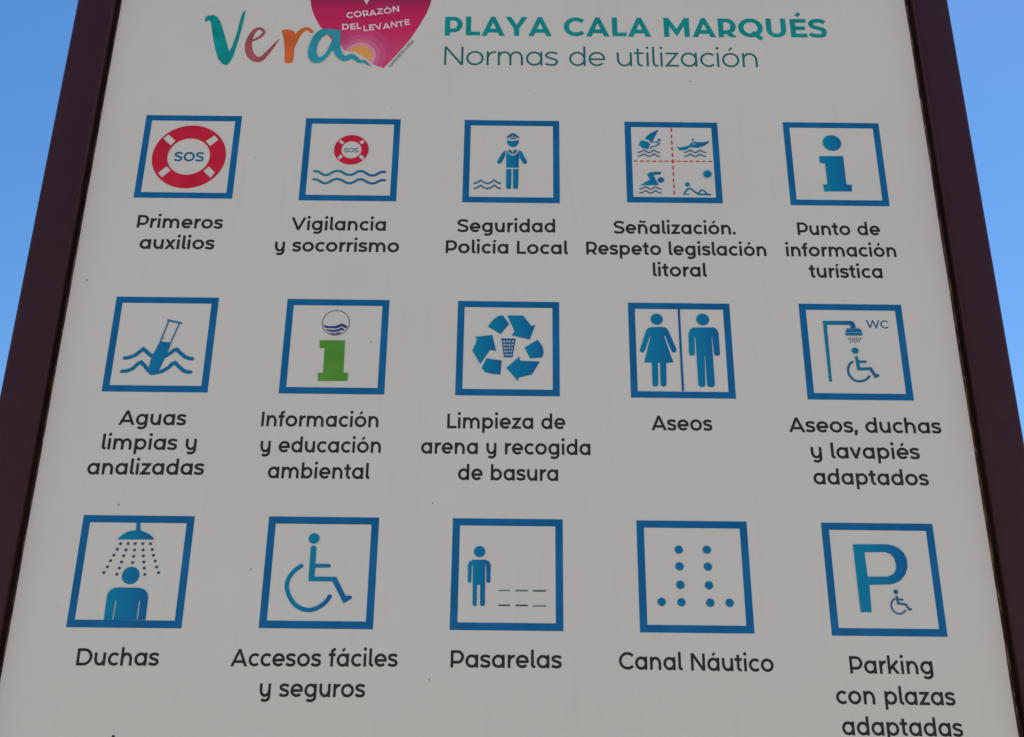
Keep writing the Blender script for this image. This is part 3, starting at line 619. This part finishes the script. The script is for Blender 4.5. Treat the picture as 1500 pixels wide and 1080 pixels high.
 ('heart','P',[(-117.91,479.69),(-119.51,469.85),(-124.16,455.14),(-133.07,434.04),(-146.18,408.33),(-164.17,381.3),(-180.29,359.59),(-187.42,361.97),(-196.58,366.03),(-203.41,373.72),(-210.04,377.84),(-216.8,383.7),(-222.14,387.07),(-229.8,386.65),(-237.59,388.12),(-242.07,397.5),(-250.27,404.5),(-256.23,406.79),(-262.65,415.43),(-268.08,422.53),(-274.75,430.44),(-281.56,443.21),(-287.11,456.07),(-290.21,467.42),(-292.03,477.21),(-291.88,492.01),(-285.26,508.68),(-270.17,518.91),(-250.41,520.03),(-232.64,511.11),(-221.17,496.33),(-214.82,478.31),(-211.01,469.36),(-207.23,478.42),(-202.76,496.6),(-190.51,513.38),(-171.08,521.18),(-148.44,518.16),(-130.76,505.92),(-119.65,491.18)],0),
 ('sun','D',(-214.64,379.81),17.26),
 ('halo1','D',(-214.64,379.81),22.38),
 ('halo2','D',(-214.64,379.81),28.77),
 ('halo3','D',(-214.64,379.81),36.44),
 ('halo4','D',(-214.64,379.81),47.31)]}
TEXT = {
'c00':[('Primeros', -490.3, 100.8, -377.9, 100.4), ('auxilios', -482.8, 69.4, -385.5, 69.7)],
'c01':[('Vigilancia', -288.2, 99.7, -163.8, 100.1), ('y socorrismo', -306.6, 67.8, -145.0, 68.6)],
'c02':[('Seguridad', -69.9, 99.6, 58.5, 100.5), ('Policía Local', -84.2, 68.2, 74.9, 68.2)],
'c03':[('Señalización.', 135.3, 99.8, 295.3, 100.4), ('Respeto legislación', 98.8, 68.5, 333.3, 69.0), ('litoral', 184.5, 37.7, 254.0, 37.8)],
'c04':[('Punto de', 376.8, 100.7, 485.4, 101.6), ('información', 359.3, 69.0, 502.6, 69.8), ('turística', 386.3, 38.3, 481.1, 38.7)],
'c10':[('Aguas', -474.9, -172.9, -393.0, -172.5), ('limpias y', -490.7, -204.5, -376.6, -204.1), ('analizadas', -503.6, -236.0, -364.0, -235.0)],
'c11':[('Información', -301.1, -172.7, -158.4, -172.4), ('y educación', -299.3, -205.8, -153.6, -205.0), ('ambiental', -287.2, -238.2, -165.4, -237.9)],
'c12':[('Limpieza de', -74.5, -172.7, 69.6, -172.1), ('arena y recogida', -105.0, -205.3, 99.6, -204.9), ('de basura', -59.6, -237.8, 60.4, -237.8)],
'c13':[('Aseos', 174.4, -172.4, 248.7, -172.1)],
'c14':[('Aseos, duchas', 342.1, -172.7, 528.1, -172.4), ('y lavapiés', 366.1, -205.8, 497.6, -205.5), ('adaptados', 366.3, -238.4, 504.2, -238.4)],
'c20':[('Duchas', -481.2, -458.4, -389.1, -457.7)],
'c21':[('Accesos fáciles', -308.4, -457.4, -121.2, -456.0), ('y seguros', -273.0, -490.0, -155.8, -489.4)],
'c22':[('Pasarelas', -61.7, -456.1, 63.1, -455.8)],
'c23':[('Canal Náutico', 127.4, -456.2, 301.1, -457.2)],
'c24':[('Parking', 386.7, -457.9, 479.8, -458.0), ('con plazas', 367.9, -491.1, 500.2, -491.4), ('adaptadas', 371.3, -523.9, 503.9, -524.4)],
'title':[('PLAYA CALA MARQUÉS', -96.8, 416.5, 446.9, 419.9)],
'sub':[('Normas de utilización', -96.1, 365.8, 344.3, 367.9)],
'sos1':[('SOS', -454.3, 203.2, -414.6, 203.2)],
'sos2':[('SOS', -226.5, 220.3, -207.3, 220.4)],
'wc':[('WC', 452.0, -32.3, 480.2, -32.7)],
'h1':[('CORAZÓN', -237.5, 444.2, -162.7, 456.9)],
'h2':[('DEL', -242.3, 423.2, -215.3, 426.8)],
'h3':[('LEVANTE', -211.4, 421.7, -146.4, 433.5)],
'h4':[('AGATHA RUIZ DE LA PRADA', -171.4, 359.7, -139.6, 405.6)]}
BORDERS = [[-500.5, 146.0, -369.7, 276.5], [-281.7, 144.7, -152.2, 274.3], [-64.6, 144.5, 64.8, 274.3], [154.1, 147.2, 281.3, 274.5], [371.1, 145.7, 502.5, 276.5], [-501.5, -129.6, -371.0, 0.2], [-283.5, -129.6, -153.4, -0.4], [-66.0, -129.5, 63.0, -0.6], [150.7, -130.0, 280.2, -0.3], [368.6, -129.9, 499.6, 0.9], [-498.9, -416.2, -368.1, -285.7], [-280.7, -414.9, -150.9, -284.9], [-64.0, -414.7, 65.3, -284.7], [152.2, -415.1, 282.2, -284.9], [370.0, -416.4, 501.4, -285.2]]

# ------------------------------------------------------------------ object helpers
PY = 0.0                        # front face of the panel
def link(name, verts, faces, mat, parent=None, smooth=False):
    me = bpy.data.meshes.new(name)
    c = Vector([(min(v[i] for v in verts)+max(v[i] for v in verts))/2 for i in range(3)])
    me.from_pydata([tuple(Vector(v)-c) for v in verts], [], faces)
    me.materials.append(mat)
    if smooth:
        for p in me.polygons: p.use_smooth = True
    ob = bpy.data.objects.new(name, me); col.objects.link(ob)
    if parent:
        ob.parent = parent; ob.location = c - world_loc(parent)
    else: ob.location = c
    return ob
def world_loc(o):
    v = Vector(o.location)
    while o.parent: o = o.parent; v += o.location
    return v
THICK = .00018                  # vinyl film
def printed(name, V2, F2, mat, parent, layer=1):
    """flat film on the panel face; edges given the film's thickness"""
    y = PY - .0003*layer
    V = [(a/1000, y, SIGN_Z + b/1000) for a, b in V2]
    F = []
    for t in F2:                      # face the camera (-Y)
        a, b_, c = (Vector(V[i]) for i in t)
        F.append(tuple(t) if (b_-a).cross(c-a).y < 0 else tuple(reversed(t)))
    from collections import Counter
    edges = Counter()
    for t in F:
        for i in range(3): edges[(t[i], t[(i+1) % 3])] += 1
    n = len(V); V += [(v[0], y+THICK, v[2]) for v in V]
    for (a, b_) in list(edges):
        if (b_, a) not in edges: F.append((b_, a, a+n, b_+n))
    used = sorted({i for f in F for i in f}); ix = {v: k for k, v in enumerate(used)}
    return link(name, [V[i] for i in used], [tuple(ix[i] for i in f) for f in F], mat, parent)
def shape(key, group, extra_neg=(), clip=()):
    pos, neg = [], []
    for it in SHAPES[key]:
        if it[0] != group: continue
        t = it[1]
        if t in 'PN': (pos if t == 'P' else neg).append([tuple(v) for v in (spline(it[2]+it[2][:1]) if it[3] else it[2])])
        elif t in ('D', 'ND'): (pos if t == 'D' else neg).append(circle(it[2], it[3], n=56 if it[3] > 6 else 22))
        else: (pos if t == 'S' else neg).extend(ribbon(it[2], it[3], it[4], it[5]))
    return solve(pos, list(neg)+list(extra_neg), clip)
def box(x0, x1, y0, y1, z0, z1, bev=0.0, name='box', mat=None, parent=None, seg=3):
    import bmesh
    bm = bmesh.new()
    vs = [bm.verts.new((x, y, z)) for x in (x0, x1) for y in (y0, y1) for z in (z0, z1)]
    for f in ((0, 1, 3, 2), (4, 6, 7, 5), (0, 4, 5, 1), (2, 3, 7, 6), (0, 2, 6, 4), (1, 5, 7, 3)): bm.faces.new([vs[i] for i in f])
    bmesh.ops.recalc_face_normals(bm, faces=bm.faces)
    if bev: bmesh.ops.bevel(bm, geom=list(bm.edges), offset=bev, segments=seg, profile=.5, affect='EDGES')
    V = [tuple(v.co) for v in bm.verts]; bm.verts.index_update(); Fc = [tuple(v.index for v in f.verts) for f in bm.faces]
    bm.free()
    ob = link(name, V, Fc, mat, parent)
    if bev:
        for p in ob.data.polygons: p.use_smooth = len(p.vertices) < 4 or p.area < .004 * 3
        try: ob.data.set_sharp_from_angle(angle=R(35))
        except Exception: pass
    return ob

# ------------------------------------------------------------------ ground
gv = []; gf = []
rad = [0, 2, 5, 10, 25, 60, 150, 400, 1000, 2500]; NS = 48
rg = random.Random(4)
gv.append((0, 0, 0))
for r_ in rad[1:]:
    for k in range(NS):
        a = 2*math.pi*k/NS; gv.append((r_*math.cos(a), r_*math.sin(a), rg.uniform(-.03, .03)*min(1, r_/10)))
for k in range(NS): gf.append((0, 1+k, 1+(k+1) % NS))
for j in range(len(rad)-2):
    for k in range(NS):
        a = 1+j*NS+k; b_ = 1+j*NS+(k+1) % NS; gf.append((a, a+NS, b_+NS, b_))
ground = link('ground', gv, gf, M['sand'])
ground['kind'] = 'structure'

# ------------------------------------------------------------------ the sign
sign = bpy.data.objects.new('information_sign', None); col.objects.link(sign)
sign.empty_display_size = .2
sign['label'] = 'tall beach rules sign with white panel of blue pictograms in dark plum-brown frame'
sign['category'] = 'sign'
XL, XR = -.5683, .5715           # inner faces of the posts
PD = .0142                       # how far the posts stand proud of the panel
ZT, ZB = SIGN_Z+.585, SIGN_Z-.80
panel = box(XL-.004, XR+.004, PY, PY+.006, ZB-.004, ZT+.004, 0, 'panel', M['panel'], sign)
box(XL-.004, XR+.004, PY+.0065, PY+.040, ZB-.004, ZT+.004, 0, 'back_sheet', M['frame'], sign)
for sx, a, b_ in ((-1, XL-.0520, XL), (1, XR, XR+.0502)):
    p = box(a, b_, -PD, .060, -.25, ZT+.052, .0056, 'post', M['frame'], sign, 4)
    p['label'] = 'left post of the sign' if sx < 0 else 'right post of the sign'
box(XL+.0005, XR-.0005, -PD, .058, ZT, ZT+.050, .004, 'top_rail', M['frame'], sign, 4)
box(XL+.0005, XR-.0005, -PD, .058, ZB-.050, ZB, .004, 'bottom_rail', M['frame'], sign, 4)
# sealant bead in the joint between panel and post: an uneven little fillet
def bead(x, side, wid, dep, seed, label=None):
    rg = random.Random(seed); V = []; Fc = []; n = 700
    ph = [rg.uniform(0, 6) for _ in range(4)]; wob = 0
    for k in range(n+1):
        z = ZB+.001+(ZT-ZB-.002)*k/n
        wob = .8*wob + rg.uniform(-1, 1)*.16
        f = 1 + .12*math.sin(z*9+ph[0]) + .1*math.sin(z*31+ph[1]) + .3*wob
        w_ = max(.0006, wid*f); d_ = max(.0008, dep*(1+.15*math.sin(z*17+ph[2])+.3*wob))
        V += [(x+side*w_, PY-.0001, z), (x+side*w_*.55, PY-d_*.62, z), (x+side*.0001, PY-d_, z)]
        if k:
            o = 3*(k-1)
            for a in (0, 1): Fc.append((o+a, o+a+1, o+a+4, o+a+3))
    ob = link('sealant_bead', V, Fc, M['seal'], sign, True)
    return ob
GW = .0050
for a, b_ in ((XL+.0001, XL+GW), (XR-GW, XR-.0001)):        # dark rubber gasket lying in the joint
    box(a, b_, PY-.0022, PY-.0001, ZB+.001, ZT-.001, .0008, 'gasket', M['rubber'], sign, 2)
bead(XL+GW, 1, .0011, .0020, 3)
bead(XR-GW, -1, .0021, .0026, 8)
# anchor plates at the feet, bolted down
for a in (XL-.026, XR+.026):
    pl = box(a-.08, a+.08, -.065, .10, .0, .010, .002, 'base_plate', M['steel'], sign)
    for dx in (-.058, .058):
        for dy in (-.045, .080):
            V = []; Fc = []
            for zz in (.010, .022):
                for k in range(6): V.append((a+dx+.011*math.cos(k*math.pi/3), dy+.011*math.sin(k*math.pi/3), zz))
            for k in range(6): Fc.append((k, (k+1) % 6, 6+(k+1) % 6, 6+k))
            Fc += [tuple(range(6, 12)), tuple(range(5, -1, -1))]
            link('bolt', V, Fc, M['steel'], pl)

# lettering blocks
CAPMM, CW = 19.0, .128
def caption(key, label, cap=CAPMM, s=CW, mat='black', name='caption', parent=sign, layer=1, ky=.96, rough=0):
    V, Fc = [], []
    for ln in TEXT[key]:
        v, f = text_tris(ln, cap, s, ky, rough, -.016 if name in ('caption', 'subheading') else .0)
        Fc += [tuple(i+len(V) for i in t) for t in f]; V += v
    ob = printed(name, V, Fc, M[mat], parent, layer)
    if label: ob['label'] = label
    return ob
caption('title', 'bold teal heading PLAYA CALA MARQUÉS', 33.6, .163, 'title', 'heading', ky=.84)
caption('sub', 'thin teal line Normas de utilización', 31.6, .068, 'sub', 'subheading')
caps = ['Primeros auxilios', 'Vigilancia y socorrismo', 'Seguridad Policía Local', 'Señalización. Respeto legislación litoral', 'Punto de información turística',
        'Aguas limpias y analizadas', 'Información y educación ambiental', 'Limpieza de arena y recogida de basura', 'Aseos', 'Aseos, duchas y lavapiés adaptados',
        'Duchas', 'Accesos fáciles y seguros', 'Pasarelas', 'Canal Náutico', 'Parking con plazas adaptadas']
for k, t in enumerate(caps): caption('c%d%d' % (k//5, k % 5), 'black caption reading ' + t, s=(.128, .122, .117)[k//5])

# pictograms: each a blue square border (part) with its symbols (sub-parts)
names = ['lifebuoy', 'vigil', 'police', 'zones', 'info', 'tube', 'eco', 'recycle', 'toilets', 'adapted', 'shower', 'wheelchair', 'walkway', 'buoys', 'parking']
what = ['lifebuoy with SOS', 'small lifebuoy above two waves', 'police officer beside waves', 'four bathing zones split by red dashes', 'blue letter i',
        'test tube standing in waves', 'green letter i under a wave roundel', 'three recycling arrows round a litter bin', 'woman and man either side of a line',
        'shower and wheelchair with WC', 'bather under a shower', 'large wheelchair', 'standing man beside dashed walkway', 'ten blue dots in a channel', 'letter P with small wheelchair']
BW = 8.6
pic = {}
for n_, wh, (x0, y0, x1, y1) in zip(names, what, BORDERS):
    o_ = [(x0, y0), (x1, y0), (x1, y1), (x0, y1)]; i_ = [(x0+BW, y0+BW), (x1-BW, y0+BW), (x1-BW, y1-BW), (x0+BW, y1-BW)]
    V = o_+i_; Fc = []
    for k in range(4):
        j = (k+1) % 4; Fc += [(k, j, 4+j), (k, 4+j, 4+k)]
    pic[n_] = printed('pictogram', V, Fc, M['blue'], sign, 1)
    pic[n_]['label'] = 'blue square pictogram of ' + wh
def sym(key, group, name, mat, layer=2):
    v, f = shape(key, group)
    return printed(name, v, f, M[mat], pic[key], layer)
sym('lifebuoy', 'ring', 'lifebuoy_ring', 'red'); caption('sos1', None, 14.6, .135, 'sos', 'lettering', pic['lifebuoy'])
sym('vigil', 'ring', 'lifebuoy_ring', 'red'); caption('sos2', None, 6.9, .115, 'sos', 'lettering', pic['vigil'])
sym('vigil', 'wave1', 'wave', 'grad_v'); sym('vigil', 'wave2', 'wave', 'grad_v')
for g_, nm in (('hat', 'hat'), ('head', 'head'), ('torso', 'torso'), ('collar', 'collar'), ('arm1', 'arm'), ('arm2', 'arm'), ('leg1', 'leg'), ('leg2', 'leg'), ('wave1', 'wave'), ('wave2', 'wave')):
    sym('police', g_, nm, 'sos' if g_ in ('hat', 'wave1', 'wave2', 'collar') else 'grad', 3 if g_ == 'collar' else 2)
sym('zones', 'dash', 'dashed_line', 'dash_red', 3)
for g_ in ('sail', 'surfer', 'rower', 'swimmer', 'sunbather', 'sun'): sym('zones', g_, {'sun': 'sun_symbol'}.get(g_, g_), 'grad')
for k in range(6): sym('zones', 'zwave%d' % k, 'wave', 'sos', 3)
sym('info', 'dot', 'dot', 'grad'); sym('info', 'stem', 'stem', 'grad')
sym('tube', 'tube', 'test_tube', 'teal_blue', 3)
for k in (1, 2, 3): sym('tube', 'wave%d' % k, 'wave', 'teal_blue', 2)
sym('eco', 'ring', 'ring', 'black'); sym('eco', 'flag', 'waves', 'navy'); sym('eco', 'stem', 'stem', 'green')
for k in range(6): sym('recycle', 'arrow%d' % k, 'arrow', 'grad')
sym('recycle', 'bin', 'litter_bin', 'blue')
sym('toilets', 'woman', 'woman_figure', 'grad'); sym('toilets', 'man', 'man_figure', 'grad'); sym('toilets', 'divider', 'divider', 'blue', 2)
sym('adapted', 'pipe', 'shower_pipe', 'grad_v'); sym('adapted', 'rose', 'shower_head', 'teal_blue', 3); sym('adapted', 'drops', 'water_drops', 'line_grey')
sym('adapted', 'wheelchair', 'seated_figure', 'grad_v', 3); sym('adapted', 'wheel', 'wheel', 'sos'); caption('wc', None, 11.2, .108, 'sos', 'lettering', pic['adapted'])
sym('shower', 'rose', 'shower_head', 'grad')
v, f = None, None
for it in SHAPES['shower']:
    if it[0] == 'drop':
        vv, ff = solve([circle(it[2], it[3], n=16)]); printed('water_drop', vv, ff, M['sky_drop'], pic['shower'], 2)
sym('shower', 'bather', 'bather', 'grad')
sym('wheelchair', 'user', 'seated_figure', 'grad'); sym('wheelchair', 'wheel', 'wheel', 'grad')
sym('walkway', 'man', 'man_figure', 'grad')
for k, it in enumerate([i for i in SHAPES['walkway'] if i[0] == 'plank']):
    vv, ff = solve(ribbon(it[2], it[3])); printed('dash', vv, ff, M['line_grey'] if k in (0, 1, 5) else M['sky_drop'], pic['walkway'], 2)
for it in SHAPES['buoys']:
    vv, ff = solve([circle(it[2], it[3], n=30)]); printed('buoy_dot', vv, ff, M['teal_blue'], pic['buoys'], 2)
sym('parking', 'letter', 'letter', 'grad'); sym('parking', 'wheelchair', 'seated_figure', 'sos', 3); sym('parking', 'wheel', 'wheel', 'sos')

# town logo: hand-painted letters and heart
v, f = shape('logo', 'letter_v'); logo = printed('logo', v, f, M['v'], sign, 1); logo['label'] = 'painted Vera logo with magenta heart'
for g_, mt in (('letter_e', 'e'), ('letter_r', 'r')):
    v, f = shape('logo', g_); printed('letter', v, f, M[mt], logo, 1)
v, f = shape('logo_a', 'letter_a'); printed('letter', v, f, M['a'], logo, 4)
disc = {}
for it in SHAPES['logo_a']:
    if it[0] in ('sun', 'halo1', 'halo2', 'halo3', 'halo4'): disc[it[0]] = circle(it[2], it[3], n=64)
heart = [it for it in SHAPES['logo_a'] if it[0] == 'heart'][0][2]
v, f = solve([heart], [disc['halo4']]); printed('heart', v, f, M['heart'], logo, 1)
order = ['halo4', 'halo3', 'halo2', 'halo1', 'sun']
for k, n_ in enumerate(order):
    v, f = solve([disc[n_]], [disc[order[k+1]]] if k < 4 else [], [heart])
    printed('sun_disc' if n_ == 'sun' else 'halo', v, f, M[n_], logo, 1)
caption('h1', None, 10.2, .135, 'pale', 'heart_lettering', logo, 3, 1.0, .09)
caption('h2', None, 10.6, .15, 'pale', 'heart_lettering', logo, 3, 1.0, .04)
caption('h3', None, 10.2, .135, 'pale', 'heart_lettering', logo, 3, 1.0, .09)
caption('h4', None, 3.7, .095, 'line_grey', 'signature', logo, 3, 1.0, .06)
# tip of the next accent, just entering at the lower edge of the photograph
v, f = solve(ribbon([(-431.5, -541.5), (-427.6, -532.2)], [3.0])); printed('accent_mark', v, f, M['black'], sign, 1)
